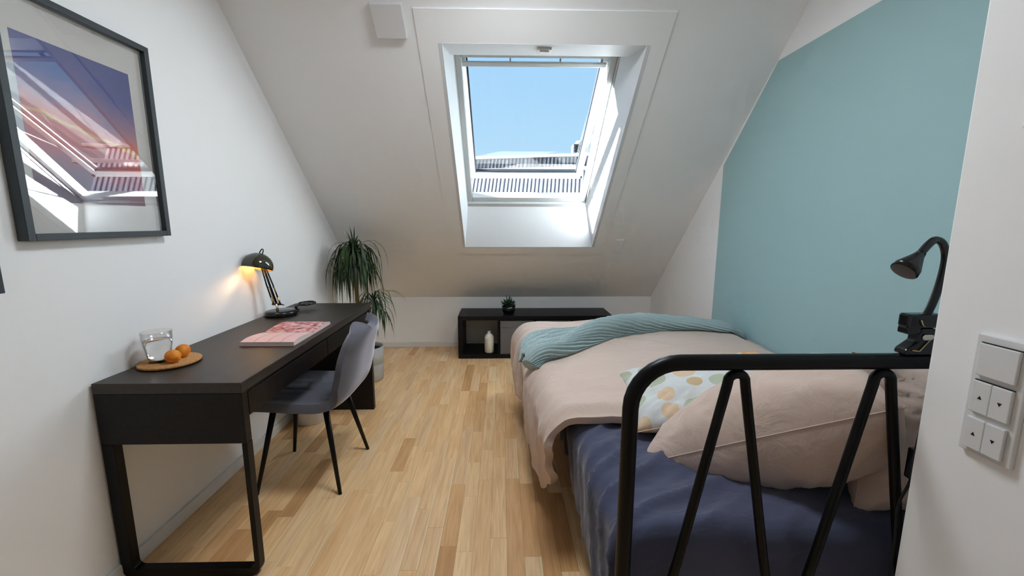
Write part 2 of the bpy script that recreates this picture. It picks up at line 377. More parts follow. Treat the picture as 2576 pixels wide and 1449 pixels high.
structure(addobj('wall_right', bm, ['wall', 'green']))
# sloping ceiling around the roof window opening
WX0, WX1, WS0, WS1 = -.318, .788, .808, 2.500          # room-side opening
bm = bmesh.new()
for x0, x1, s0, s1 in ((XL-.05, WX0, -.4, STOP+.1), (WX1, XR+.05, -.4, STOP+.1), (WX0, WX1, -.4, WS0), (WX0, WX1, WS1, STOP+.1)):
    box(bm, x0, x1, s0, s1, 0, .27, xf=lambda v: slp(*v))
bmesh.ops.recalc_face_normals(bm, faces=bm.faces)
structure(addobj('ceiling_slope', bm, 'wall'))
# plasterboard panel standing a little proud around the window
bm = bmesh.new(); px0, px1, ps0, ps1 = -.445, .895, .715, 2.665
for x0, x1, s0, s1 in ((px0, WX0, ps0, ps1), (WX1, px1, ps0, ps1), (WX0, WX1, ps0, WS0), (WX0, WX1, WS1, ps1)):
    box(bm, x0, x1, s0, s1, -.006, .002, xf=lambda v: slp(*v))
bmesh.ops.recalc_face_normals(bm, faces=bm.faces)
structure(addobj('trim_1', bm, 'wall'))
# baseboards
def baseboard(name, x0, x1, y0, y1):
    o = boxo(name, (x0, x1, y0, y1, 0, .058), 'trim', bevel=.004); structure(o)
baseboard('baseboard_left', XL, XL+.014, Y0, YB)
baseboard('baseboard_back', XL, XR, YB-.014, YB)
baseboard('baseboard_right', XR-.014, XR, YE, YB)
baseboard('baseboard_entry', XE-.014, XE, Y0, YE)

# floor: oak strips laid towards the knee wall
fl = boxo('floor', (XL-.1, XR+.1, Y0-.1, YB+.1, -.05, -.009), 'soil'); structure(fl)
PW = .0675
lens = [.22, .28, .34, .40, .46, .53, .60, .70]
def project(p):
    d = Vector(p)-Vector((0, 0, CAM_H)); z = d.dot(_f)
    return (1288+CAM_F*d.dot(_r)/z, 724.5-CAM_F*d.dot(_u)/z, z)
planks = []
x = XL; col = 0
while x < XR:
    y = Y0-random.random()*.5
    while y < YB:
        L = random.choice(lens[1:7]); planks.append((x, y, L)); y += L
    x += PW; col += 1
def vis(p):
    x, y, L = p
    c = Vector((x+PW/2, y+L/2, 0)); u, v, z = project(c)
    if z < .2 or not (-60 < u < 2500 and v < 1600) or (x > .42) or y+L > YB: return -1
    if x < -1.05 and y < 1.0: return -1
    return L/(z*z)
planks.sort(key=vis, reverse=True)
pm = {}
for L in lens:
    bm = bmesh.new(); box(bm, -PW/2+.0003, PW/2-.0003, -L/2+.0003, L/2-.0003, -.009, 0)
    bmesh.ops.recalc_face_normals(bm, faces=bm.faces)
    me = bpy.data.meshes.new('plank'); bm.to_mesh(me); bm.free(); me.materials.append(M['oak']); pm[L] = me
rest = bmesh.new(); tl = rest.faces.layers.float.new('tone')
for i, (x, y, L) in enumerate(planks):
    if i < 300:
        o = bpy.data.objects.new('plank', pm[L]); link(o, fl); o.location = (x+PW/2, y+L/2, random.uniform(-.0004, 0))
    else:
        n0 = len(rest.faces)
        if vis((x, y, L)) == -1 and (y+L < -.2): continue
        box(rest, x+.0003, x+PW-.0003, max(Y0, y)+.0003, min(y+L, YB)-.0003, -.009, 0)
        rest.faces.ensure_lookup_table(); t = random.random()
        for f in rest.faces[n0:]: f[tl] = t
bmesh.ops.recalc_face_normals(rest, faces=rest.faces)
o = addobj('plank_field', rest, 'oak', fl); o['kind'] = 'stuff'

# ------------------------------------------------------------------ roof window
win = empty('window_1', slp(.215, 1.7, 0)); structure(win)
def under(o, par):
    o.parent = par; o.matrix_parent_inverse = Matrix.Translation(par.location).inverted() if par.type == 'EMPTY' else Matrix.Identity(4); return o
FN = .25                                   # lining depth
FX0, FX1, FS0, FS1 = -.285, .712, 1.105, 2.335
def board(name, inner, outer, thick, mat='lining'):
    """board from an inner edge (2 points) to an outer edge, with thickness vector"""
    bm = bmesh.new(); a, b = inner; c, d = outer; t = Vector(thick)
    v = [bm.verts.new(p) for p in (a, b, d, c, a+t, b+t, d+t, c+t)]
    for f in ((0, 1, 2, 3), (7, 6, 5, 4), (0, 4, 5, 1), (1, 5, 6, 2), (2, 6, 7, 3), (3, 7, 4, 0)): bm.faces.new([v[i] for i in f])
    bmesh.ops.recalc_face_normals(bm, faces=bm.faces)
    return under(addobj(name, bm, mat), win)
# room-side edge -> frame; bottom board stands upright, top board lies level
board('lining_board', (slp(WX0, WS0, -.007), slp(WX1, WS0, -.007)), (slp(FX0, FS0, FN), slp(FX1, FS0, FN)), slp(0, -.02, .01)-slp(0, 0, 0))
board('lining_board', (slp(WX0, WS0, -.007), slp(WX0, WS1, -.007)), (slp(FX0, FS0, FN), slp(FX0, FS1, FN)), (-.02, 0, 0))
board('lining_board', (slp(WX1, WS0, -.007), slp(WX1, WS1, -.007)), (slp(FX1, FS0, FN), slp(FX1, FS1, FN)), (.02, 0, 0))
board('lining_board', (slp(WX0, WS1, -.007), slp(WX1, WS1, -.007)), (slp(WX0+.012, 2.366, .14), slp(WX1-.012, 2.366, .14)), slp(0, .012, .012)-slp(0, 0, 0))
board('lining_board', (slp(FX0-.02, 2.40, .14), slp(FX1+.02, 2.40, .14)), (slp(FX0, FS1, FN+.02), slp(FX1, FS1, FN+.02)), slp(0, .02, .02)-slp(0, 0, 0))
# fixed frame
FB = .038
for x0, x1, s0, s1 in ((FX0, FX0+FB, FS0, FS1), (FX1-FB, FX1, FS0, FS1), (FX0+FB, FX1-FB, FS0, FS0+.045), (FX0+FB, FX1-FB, FS1-FB, FS1)):
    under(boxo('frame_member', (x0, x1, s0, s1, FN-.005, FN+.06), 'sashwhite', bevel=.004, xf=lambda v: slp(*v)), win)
# dark joint and outer cladding skirt
for x0, x1, s0, s1 in ((FX0-.06, FX0-.001, FS0-.06, FS1+.08), (FX1+.001, FX1+.06, FS0-.06, FS1+.08), (FX0, FX1, FS0-.06, FS0-.001), (FX0, FX1, FS1+.001, FS1+.08)):
    under(boxo('flashing', (x0, x1, s0, s1, FN-.03, FN+.055), 'sashwhite', xf=lambda v: slp(*v)), win)
# top-hung sash swung out
SA = math.radians(8.0); HS, HN = 2.318, .312
def sash(v):  # v = x, distance down from the hinge, outwards
    return slp(v.x, HS-v.y*math.cos(SA)+v.z*math.sin(SA), HN+v.y*math.sin(SA)+v.z*math.cos(SA))
sx0, sx1, SL = -.277, .692, 1.175
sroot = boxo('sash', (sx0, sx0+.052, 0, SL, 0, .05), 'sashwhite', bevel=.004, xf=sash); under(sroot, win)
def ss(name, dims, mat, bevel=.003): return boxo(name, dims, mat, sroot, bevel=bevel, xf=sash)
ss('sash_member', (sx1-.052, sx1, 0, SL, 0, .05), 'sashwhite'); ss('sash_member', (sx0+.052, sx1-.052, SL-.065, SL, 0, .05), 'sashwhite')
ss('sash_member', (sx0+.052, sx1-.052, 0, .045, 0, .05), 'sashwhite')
gx0, gx1, g0, g1 = sx0+.052, sx1-.052, .045, SL-.065
for d in ((gx0, gx0+.009, g0, g1), (gx1-.009, gx1, g0, g1), (gx0+.009, gx1-.009, g1-.016, g1), (gx0+.009, gx1-.009, g0, g0+.007)):
    ss('gasket', (*d, .012, .034), 'gasket', 0)
bm = bmesh.new(); quad(bm, [sash(Vector(p)) for p in ((gx0, g0, .03), (gx1, g0, .03), (gx1, g1, .03), (gx0, g1, .03))]); addobj('glass_pane', bm, 'pane', sroot)
ss('handle_bar', (sx0+.012, sx1-.03, .066, .098, -.034, -.016), 'sashwhite', .006)
for bx in (sx0+.02, .055, .37, sx1-.06): ss('bracket', (bx-.004, bx+.004, .02, .09, -.02, .002), 'gapgrey', 0)
for bx in (sx0-.004, sx1-.012): ss('corner_stop', (bx, bx+.016, SL-.03, SL-.012, -.012, .002), 'gasket', 0)
for hx in (-.125, .46, .56): under(boxo('hinge', (hx-.025, hx+.025, HS-.02, HS+.01, HN-.03, HN-.004), 'gapgrey', bevel=.003, xf=lambda v: slp(*v)), win)
for sd in (-.262, .678):   # side stays holding the sash open
    under(tubeo('stay_arm', [slp(sd, 1.75, .29), sash(Vector((sd, SL-.3, .01)))], .006, 'gapgrey', None, 8), win)
# push switch on the level board over the window
sw = empty('window_switch', (.237, 2.485, 2.2385)); tag(sw, 'small white rocker switch on the board above the roof window', 'switch')
boxo('switch_frame', (-.04, .04, -.03, .03, -.012, .010), 'plast', sw, .003); boxo('rocker', (-.026, .026, -.018, .02, -.018, -.012), 'plast', sw, .002)

# vent cover and blank plate on the slope
v = boxo('vent_cover', (-.652, -.493, 2.527, 2.692, -.03, 0), 'plast', None, .004, xf=lambda v: slp(*v)); tag(v, 'square white ventilation cover on the sloping ceiling left of the roof window', 'vent cover')
v = boxo('blank_plate', (.985, 1.052, .735, .90, -.006, .0), 'wall', None, .003, xf=lambda v: slp(*v)); tag(v, 'flat white blanking plate on the slope low right of the roof window', 'wall plate')

# ------------------------------------------------------------------ outside: neighbouring roof
nb = empty('neighbouring_roof', (0, 10, 0)); tag(nb, 'pale corrugated roof of the neighbouring building seen through the roof window', 'roof')
def sheetmesh(wd, ln, ribs=5):
    bm = bmesh.new(); n = ribs*6; rows = []
    for j in (0, 1):
        rows.append([bm.verts.new((wd*i/n-wd/2, ln*j*.5, ln*j*.866+.012*math.cos(2*PI*ribs*i/n))) for i in range(n+1)])
    for i in range(n): bm.faces.new((rows[0][i], rows[0][i+1], rows[1][i+1], rows[1][i]))
    bmesh.ops.solidify(bm, geom=bm.faces[:], thickness=.01); bmesh.ops.recalc_face_normals(bm, faces=bm.faces)
    me = bpy.data.meshes.new('roof_panel'); bm.to_mesh(me); bm.free(); me.materials.append(M['roofsheet']); return me
PWN = .46
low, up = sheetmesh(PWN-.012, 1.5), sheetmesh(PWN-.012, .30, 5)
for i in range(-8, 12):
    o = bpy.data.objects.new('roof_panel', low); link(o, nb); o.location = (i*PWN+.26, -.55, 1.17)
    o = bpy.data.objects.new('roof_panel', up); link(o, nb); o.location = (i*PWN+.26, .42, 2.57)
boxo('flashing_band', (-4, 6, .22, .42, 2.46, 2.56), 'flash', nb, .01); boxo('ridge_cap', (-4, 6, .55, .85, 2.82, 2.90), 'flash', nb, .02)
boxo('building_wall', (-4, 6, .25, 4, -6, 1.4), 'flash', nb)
nb.rotation_euler.z = math.radians(-13)
vu = empty('roof_vent', (1.86, 10.4, 2.86)); tag(vu, 'grey louvred vent box with a rounded cap on the neighbouring roof', 'vent')
boxo('housing', (-.16, .16, -.15, .15, 0, .27), 'vent', vu, .01)
for k in range(3): boxo('louvre', (-.13, .13, -.18, -.15, .05+.07*k, .09+.07*k), 'gasket', vu)
bm = bmesh.new(); lathe(bm, [(.09, .27), (.09, .32), (.06, .36), (.02, .37)], 20); addobj('cap', bm, 'flash', vu, True)

# ------------------------------------------------------------------ unseen fill lamp, added under the flat ceiling to brighten the room
cl = empty('unseen_fill_lamp', (.05, 1.6, ZC)); tag(cl, 'round fill light added out of view under the flat ceiling', 'fill light')
bm = bmesh.new(); lathe(bm, [(.28, 0), (.28, -.03), (.265, -.045)], 40, cap1=False); addobj('fill_lamp_body', bm, 'white', cl, True)
em = Mat('fill_diffuser', (1, 1, 1, 1)); em.b.inputs['Emission Color'].default_value = (.88, .945, 1, 1); em.b.inputs['Emission Strength'].default_value = 1.0; em.m.cycles.emission_sampling = 'NONE'
bm = bmesh.new(); lathe(bm, [(.264, -.046), (.18, -.06), (.01, -.066)], 40, cap0=False); addobj('diffuser', bm, em.m, cl, True)
al = bpy.data.lights.new('unseen_fill_light', 'AREA'); al.shape = 'DISK'; al.size = .5; al.energy = 19; al.color = (.88, .945, 1)
o = bpy.data.objects.new('unseen_fill_light', al); link(o, cl); o.location = (0, 0, -.075)

# ------------------------------------------------------------------ desk
DX0, DX1, DY0, DY1, DZ = -1.392, -.893, 1.374, 2.795, .75
dk = empty('writing_desk', (DX0, DY0, 0)); tag(dk, 'black-brown wooden desk with two drawers and a metal loop leg along the left wall', 'desk')
def dp(name, x0, x1, y0, y1, z0, z1, mat='desk', bevel=.002, par=None):
    return boxo(name, (x0-DX0, x1-DX0, y0-DY0, y1-DY0, z0, z1), mat, par or dk, bevel)
dp('tabletop', DX0, DX1, DY0, DY1, .712, DZ, 'desktop')
dp('end_panel', DX0, DX1-.001, DY0, DY0+.034, .527, .7115)
dp('side_panel', DX0, DX1-.001, DY1-.036, DY1, 0, .7115)
dp('back_apron', DX0, DX0+.018, DY0+.035, DY1-.037, .53, .7115)
dp('drawer_bottom', DX0+.02, DX1-.03, DY0+.036, DY1-.037, .612, .622)
dp('front_rail', DX1-.03, DX1-.006, DY0+.036, DY1-.037, .700, .7115)
dp('drawer_divider', DX0+.02, DX1-.03, 2.078, 2.090, .623, .699)
for a, b in ((DY0+.038, 2.081), (2.087, DY1-.039)):
    dp('drawer', DX1-.022, DX1-.002, a, b, .616, .700)
# loop leg of flat bar: down, across with rounded corners, up
def loop(x0, x1, z0, z1, r, n=6):
    pts = [(x0, z1)]
    for k in range(n+1): t = PI+PI/2*k/n; pts.append((x0+r+r*math.cos(t), z0+r+r*math.sin(t)))
    for k in range(n+1): t = 1.5*PI+PI/2*k/n; pts.append((x1-r+r*math.cos(t), z0+r+r*math.sin(t)))
    pts.append((x1, z1)); return pts
o_, i_ = loop(0, DX1-DX0, 0, .5265, .04), loop(.042, DX1-DX0-.018, .034, .5265, .022)
bm = bmesh.new(); A = [[bm.verts.new((p[0], y, p[1])) for p in o_] for y in (0, .034)]; B = [[bm.verts.new((p[0], y, p[1])) for p in i_] for y in (0, .034)]
n = len(o_)
for k in range(n-1):
    bm.faces.new((A[0][k], A[0][k+1], B[0][k+1], B[0][k])); bm.faces.new((A[1][k], B[1][k], B[1][k+1], A[1][k+1]))
    bm.faces.new((A[0][k], A[1][k], A[1][k+1], A[0][k+1])); bm.faces.new((B[0][k], B[0][k+1], B[1][k+1], B[1][k]))
for k in (0, n-1): bm.faces.new((A[0][k], B[0][k], B[1][k], A[1][k]))
bmesh.ops.recalc_face_normals(bm, faces=bm.faces); addobj('loop_leg', bm, 'blackmetal', dk, bevel=.002)

# ------------------------------------------------------------------ chair
ch = empty('desk_chair', (-.98, 2.04, 0)); tag(ch, 'grey velvet shell chair with tapered black legs pulled up to the desk', 'chair')
prof = catmull([(-.225, 0, .428), (-.19, 0, .452), (-.06, 0, .452), (.07, 0, .446), (.155, 0, .452), (.215, 0, .492), (.245, 0, .57), (.268, 0, .68), (.294, 0, .755), (.306, 0, .790)], 5)
NV = 28; bm = bmesh.new(); rows = []
np_ = len(prof)
for i, p in enumerate(prof):
    t = i/(np_-1)
    hw = table(t, [(0, .165), (.06, .205), (.3, .218), (.55, .218), (.70, .208), (.84, .186), (.93, .152), (1, .085)])
    row = []
    for j in range(NV+1):
        v = -1+2*j/NV
        q = p.copy(); q.y = v*hw
        bk = smooth((t-.45)/.2)
        q.x -= bk*.038*v*v*v*v; q.z += (1-bk)*.02*v**4-.012*(1-smooth(t/.05))*v*v
        g = abs(((v*.5+.5)*6) % 1-.5)*2          # channel stitching
        d = -.011*smooth((g-.80)/.20)
        if abs(v) > .93: d = 0
        d *= 1-smooth((t-.42)/.1)
        T_ = (prof[min(i+1, np_-1)]-prof[max(i-1, 0)]).normalized(); q += Vector((-T_.z, 0, T_.x))*d
        row.append(bm.verts.new(q))
    rows.append(row)
for a, b in zip(rows, rows[1:]):
    for j in range(NV): bm.faces.new((a[j], b[j], b[j+1], a[j+1]))
bmesh.ops.recalc_face_normals(bm, faces=bm.faces)
o = addobj('upholstered_shell', bm, 'velvet', ch, True)
if o.data.polygons[NV*3+NV//2].normal.z < 0: o.data.flip_normals()
md = o.modifiers.new('thickness', 'SOLIDIFY'); md.thickness = .042; md.offset = -1
md = o.modifiers.new('round', 'BEVEL'); md.width = .014; md.segments = 3; md.limit_method = 'ANGLE'; md.angle_limit = math.radians(60)
boxo('seat_frame', (-.13, .13, -.13, .13, .392, .406), 'blackmetal', ch, .003)
for (fx, fy) in ((-.195, -.198), (-.205, .19), (.200, -.198), (.205, .205)):
    tx, ty = (fx*.62, fy*.6)
    tubeo('leg', [(tx, ty, .408), (fx, fy, 0)], [.0145, .0085], 'blackmetal', ch, 14)

# ------------------------------------------------------------------ desk lamp
lp = empty('desk_lamp', (-1.298, 2.425, DZ)); tag(lp, 'lit desk lamp with dark dome shade and sprung arm on the black desk', 'desk lamp')
bm = bmesh.new(); lathe(bm, [(.083, 0), (.085, .006), (.085, .022), (.079, .03), (.06, .033), (.0001, .034)], 40, cap1=False)
for v in bm.verts: v.co.x *= .98
addobj('lamp_base', bm, 'blackpl', lp, True)
tubeo('post', [(-.004, -.03, .03), (-.004, -.03, .075)], .0075, 'steel', lp, 14)
tubeo('joint', [(-.03, -.03, .072), (.022, -.03, .072)], .006, 'blackpl', lp, 12)
top = Vector((-.038, -.075, .31))
for dx, mt in ((-.024, 'blackpl'), (.016, 'blackpl'), (-.004, 'blackpl')):
    a = Vector((dx, -.03, .072)); b = top+Vector((dx*.5, .0, 0))
    tubeo('arm_rod', [a, a.lerp(b, .5)+Vector((dx*.15, 0, 0)), b], .0042 if dx != -.004 else .006, mt, lp, 8)
tubeo('cross_bar', [(-.034, -.05, .175), (.004, -.05, .175)], .0022, 'steel', lp, 8)
for dx in (-.018, .008):
    a = Vector((dx, -.034, .085)); b = Vector((dx-.008, -.05, .172)); pts = []
    for k in range(0, 73):
        t = k/72; c = a.lerp(b, t); pts.append(c+Vector((math.cos(t*18*2*PI)*.004, math.sin(t*18*2*PI)*.004, 0)))
    tubeo('spring', pts, .0012, 'brass', lp, 5)
for dx in (-.022, .014):
    tubeo('arm_sleeve', [(dx*1.05, -.031, .075), (dx*1.02-.003, -.037, .115)], .0055, 'brass', lp, 10)
SC_ = Vector((-.052, -.105, .298))            # centre of the shade opening
RAD = .079; SQ = Vector((-.10, -.27, -.95)).normalized().to_track_quat('-Z', 'Y').to_matrix()     # opening tilted towards the room
def shp(v): return SC_+SQ@Vector(v)
def shaded(bm): 
    for v in bm.verts: v.co = shp(v.co)
    bmesh.ops.recalc_face_normals(bm, faces=bm.faces); return bm
bm = bmesh.new()
pr_ = [(RAD*math.cos(t), RAD*.98*math.sin(t)) for t in [PI/2*k/12 for k in range(13)]]
pr_ = [(max(r, .0005), z) for r, z in pr_]
lathe(bm, [(RAD, -.012)]+pr_, 40, cap0=False, cap1=False)
o = addobj('lamp_shade', shaded(bm), ['shade_out', 'shade_in'], lp, True)
md = o.modifiers.new('thickness', 'SOLIDIFY'); md.thickness = .002; md.offset = -1; md.material_offset = 1
tubeo('shade_loop', catmull([shp(p) for p in ((-.022, 0, .072), (-.024, 0, .092), (-.014, 0, .10), (-.004, 0, .09), (.002, 0, .076))], 5), .003, 'blackpl', lp, 8)
bu = Mat('lit_bulb', (1, 1, 1, 1)); bu.m.cycles.emission_sampling = 'NONE'; bu.b.inputs['Emission Color'].default_value = (1, .62, .25, 1); bu.b.inputs['Emission Strength'].default_value = 12
bm = bmesh.new(); lathe(bm, [(.012, .06), (.022, .05), (.028, .03), (.026, .022), (.0005, .02)], 20, cap0=True, cap1=False); addobj('bulb', shaded(bm), bu.m, lp, True)
pl = bpy.data.lights.new('bulb_light', 'SPOT'); pl.energy = 4.5; pl.color = (1, .6, .28); pl.shadow_soft_size = .025; pl.spot_size = math.radians(36); pl.spot_blend = 1.0
o = bpy.data.objects.new('bulb_light', pl); link(o, lp); o.location = shp((0, 0, -.014)); o.rotation_euler = Vector((-.16, -.95, -.38)).to_track_quat('-Z', 'Y').to_euler()
tubeo('knob_stem', [(.018, -.03, .072), (.035, -.026, .066)], .003, 'blackpl', lp, 8)
# black ring-headed piece lying by the lamp
rg = empty('ring_stand', (-1.245, 2.60, DZ)); tag(rg, 'small black ring-shaped stand on the desk behind the lamp base', 'stand')
bm = bmesh.new(); lathe(bm, [(.02, 0), (.02, .006), (.012, .012)], 20, c=(-.028, -.05, 0)); addobj('foot', bm, 'blackpl', rg, True)
tubeo('stem', [(-.028, -.05, .01), (-.026, -.045, .032)], .009, 'blackpl', rg, 10)
bm = bmesh.new(); cc = [(.012+.048*math.cos(t), .01+.06*math.sin(t), .036) for t in [2*PI*k/36 for k in range(37)]]
tube(bm, cc, .0055, 8, cap=False); bmesh.ops.remove_doubles(bm, verts=bm.verts, dist=1e-5); addobj('ring', bm, 'blackpl', rg, True)
bm = bmesh.new(); lathe(bm, [(.046, .034), (.046, .037)], 30, c=(.012, .01, 0)); addobj('disc', bm, 'blackpl', rg, True)

# ------------------------------------------------------------------ open magazine
mg = empty('open_magazine', (-1.04, 2.0, DZ)); tag(mg, 'thick open magazine with pink pages lying on the desk', 'magazine')
def pageblock(name, y0, y1, x0, x1, z_out, z_sp, mat, shear=0.0):
    """stack of pages from spine (y0) to outer edge (y1), curved towards the spine"""
    bm = bmesh.new(); uvl = bm.loops.layers.uv.new('UVMap'); N = 14; R = []
    for i in range(N+1):
        t = i/N; y = lerp(y0, y1, t); z = z_sp+(z_out-z_sp)*math.sin(min(1, t*1.35)*PI/2)**.8-.006*smooth((t-.75)/.25)
        sh_ = shear*t
        R.append([bm.verts.new((x0+sh_, y, 0)), bm.verts.new((x0+sh_, y, z)), bm.verts.new((x1+sh_, y, z)), bm.verts.new((x1+sh_, y, 0))])
    for i in range(N):
        a, b = R[i], R[i+1]
        for k in range(4):
            f = bm.faces.new((a[k], a[(k+1) % 4], b[(k+1) % 4], b[k])); f.material_index = 1 if k == 1 else 0
            if k == 1:
                for lo in f.loops: lo[uvl].uv = ((lo.vert.co.x-x0)/(x1-x0), (lo.vert.co.y-y0)/(y1-y0))
    bm.faces.new(R[0]); bm.faces.new(R[-1][::-1]); bmesh.ops.recalc_face_normals(bm, faces=bm.faces)
    return addobj(name, bm, ['paper', mat], mg)
pageblock('page_block', -.003, -.195, -.118, .118, .024, .010, 'page1', .0)
pageblock('page_block', .003, .20, -.118, .118, .021, .010, 'page2', .0)
boxo('cover', (-.121, .121, -.20, .204, .0, .0012), 'page2', mg)

# ------------------------------------------------------------------ cork mat, tumbler, apricots
ck = empty('cork_trivet', (-1.287, 1.583, DZ)); tag(ck, 'round cork trivet with a dark rim underside on the near end of the desk', 'trivet')
bm = bmesh.new(); lathe(bm, [(.096, .003), (.100, .005), (.100, .011), (.098, .013), (.0005, .013)], 48, cap1=False); addobj('cork_top', bm, 'cork', ck, True)
bm = bmesh.new(); lathe(bm, [(.095, 0), (.096, .003)], 48); addobj('rubber_base', bm, 'blackpl', ck)
gl = empty('water_glass', (-1.318, 1.572, DZ+.013)); tag(gl, 'clear tumbler half filled with water standing on the cork trivet', 'glass')
bm = bmesh.new(); lathe(bm, [(.0005, 0), (.034, 0), (.036, .003), (.043, .055), (.0455, .066), (.049, .118), (.0475, .1185), (.0435, .066), (.041, .055), (.034, .010), (.0005, .009)], 48, cap0=False, cap1=False); bmesh.ops.recalc_face_normals(bm, faces=bm.faces); addobj('tumbler', bm, 'tumbler', gl, True)
bm = bmesh.new(); lathe(bm, [(.0005, .0095), (.0338, .0105), (.0408, .055), (.0433, .066), (.0448, .084), (.0005, .0835)], 48, cap0=False, cap1=False); bmesh.ops.recalc_face_normals(bm, faces=bm.faces); addobj('water', bm, 'water', gl, True)
def apricot(loc, rot, label, sc3=(1, 1, 1)):
    bm = bmesh.new(); bmesh.ops.create_uvsphere(bm, u_segments=40, v_segments=24, radius=.025)
    for v in bm.verts:
        c = v.co; ang = math.atan2(c.y, c.x); cre = math.exp(-(ang/.16)**2)
        c.x *= 1-.09*cre*(1-(c.z/.026)**2*.4); c.z *= 1.12; top = smooth((c.z-.018)/.012); c.x *= 1-.25*top; c.y *= 1-.25*top
    o = addobj('apricot', bm, 'apricot', None, True); o.location = loc; o.rotation_euler = rot; o.scale = sc3
    tag(o, label, 'apricot', 'apricots on the cork trivet'); return o
apricot((-1.251, 1.553, DZ+.0375), (PI/2, .3, 1.2), 'front apricot on the cork trivet, nearest the desk edge', (1, 1.0, 1.02))
apricot((-1.266, 1.622, DZ+.0378), (.9, .2, 2.7), 'rear apricot on the cork trivet, partly behind the other one')

# ------------------------------------------------------------------ framed pictures on the left wall
def picture(name, y0, y1, z0, z1, label, art):
    p = empty(name, (XL, (y0+y1)/2, z0)); tag(p, label, 'picture')
    cy = (y0+y1)/2; d0, d1, fw = .002, .034, .021
    for a, b, c, d in ((y0, y0+fw, z0, z1), (y1-fw, y1, z0, z1), (y0+fw, y1-fw, z0, z0+fw), (y0+fw, y1-fw, z1-fw, z1)):
        boxo('frame_bar', (d0, d1, a-cy, b-cy, c-z0, d-z0), 'framedark', p, .0015)
    boxo('mat_board', (d0, .008, y0+fw-cy, y1-fw-cy, fw, z1-z0-fw), 'mat', p)
    if art:
        bm = bmesh.new(); uvl = bm.loops.layers.uv.new('UVMap'); a, b, c, d = art
        f = quad(bm, [(.0087, a-cy, c-z0), (.0087, b-cy, c-z0), (.0087, b-cy, d-z0), (.0087, a-cy, d-z0)])
        for lo, uv in zip(f.loops, ((0, 0), (1, 0), (1, 1), (0, 1))): lo[uvl].uv = uv
        addobj('print_sheet', bm, 'sunset', p)
    bm = bmesh.new(); quad(bm, [(.024, y0+fw-cy, fw), (.024, y1-fw-cy, fw), (.024, y1-fw-cy, z1-z0-fw), (.024, y0+fw-cy, z1-z0-fw)]); addobj('picture_glass', bm, 'picglass', p)
    return p
picture('framed_print', 1.243, 1.768, 1.236, 1.955, 'dark framed sunset sky print hanging over the desk', (1.307, 1.690, 1.352, 1.834))
picture('framed_picture', .64, 1.163, 1.098, 1.80, 'dark picture frame cut off at the left edge of the view', (.70, 1.10, 1.2, 1.7))

# ------------------------------------------------------------------ potted dracaena
pt = empty('potted_dracaena', (-1.105, 3.335, 0)); tag(pt, 'tall leafy dracaena in a grey pot behind the desk', 'plant')
bm = bmesh.new(); lathe(bm, [(.108, 0), (.112, .004), (.119, .138), (.1165, .141), (.1165, .144), (.119, .147), (.124, .285), (.117, .285), (.113, .255)], 48, cap1=False); addobj('pot', bm, 'potgrey', pt, True)
bm = bmesh.new(); lathe(bm, [(.114, .25), (.06, .258), (.001, .262)], 30, cap0=False, cap1=False); addobj('soil', bm, 'soil', pt, True)
s1 = catmull([(-.02, 0, .25), (-.045, -.01, .45), (-.06, -.01, .7), (-.062, -.01, .98)], 6); s2 = catmull([(.02, -.01, .25), (.055, -.01, .42), (.072, -.02, .62)], 6)
tubeo('stem', s1, [.016]*len(s1), 'trunk', pt, 12); tubeo('stem', s2, .012, 'trunk', pt, 12)
rnd = random.Random(3)
def blade(root, az, elev, L, wd, droop):
    pts = []; p = Vector(root); d = Vector((math.cos(az)*math.cos(elev), math.sin(az)*math.cos(elev), math.sin(elev))); st = L/9
    for k in range(10):
        pts.append(p.copy()); p = p+d*st; d = (d+Vector((0, 0, -droop*(.35+k*.1)))).normalized()
    for p in pts:
        g = p+pt.location
        if (g.y-YB)*RS+(g.z-ZK)*RC > -.02 or g.x < XL+.02: return False
    bm = bmesh.new(); R = []
    for k, p in enumerate(pts):
        t = k/9; w_ = wd*(.55+.9*t if t < .35 else max(.04, 1-((t-.35)/.65)**1.7))
        dd = (pts[min(k+1, 9)]-pts[max(k-1, 0)]).normalized(); sd = dd.cross(Vector((0, 0, 1)));
        sd = sd.normalized() if sd.length > 1e-3 else Vector((-math.sin(az), math.cos(az), 0))
        up = sd.cross(dd)*w_*.25
        R.append([bm.verts.new(p+sd*w_+up), bm.verts.new(p), bm.verts.new(p-sd*w_+up)])
    for a, b in zip(R, R[1:]):
        for j in (0, 1): bm.faces.new((a[j], a[j+1], b[j+1], b[j]))
    addobj('leaf', bm, 'leaf', pt, True)
for i in range(200):
    h = rnd.random(); blade((-.062+rnd.uniform(-.012, .012), -.01+rnd.uniform(-.012, .012), .93+.13*h), rnd.uniform(0, 2*PI), lerp(.25, 1.15, h)+rnd.uniform(-.2, .2), rnd.uniform(.27, .48), rnd.uniform(.006, .0095), rnd.uniform(.9, 1.9))
for i in range(8): blade((-.062, -.01, 1.05), rnd.uniform(0, 2*PI), rnd.uniform(1.1, 1.45), rnd.uniform(.15, .22), .007, rnd.uniform(.02, .25))
for i in range(70):
    h = rnd.random(); blade((.072+rnd.uniform(-.01, .01), -.02, .57+.10*h), rnd.uniform(0, 2*PI), lerp(.2, 1.1, h)+rnd.uniform(-.2, .2), rnd.uniform(.20, .34), rnd.uniform(.0055, .008), rnd.uniform(.75, 1.4))
for a_, l_ in ((.0, .34), (-.6, .3), (.4, .3)): blade((.072, -.02, .67), a_, .8, l_, .006, .45)

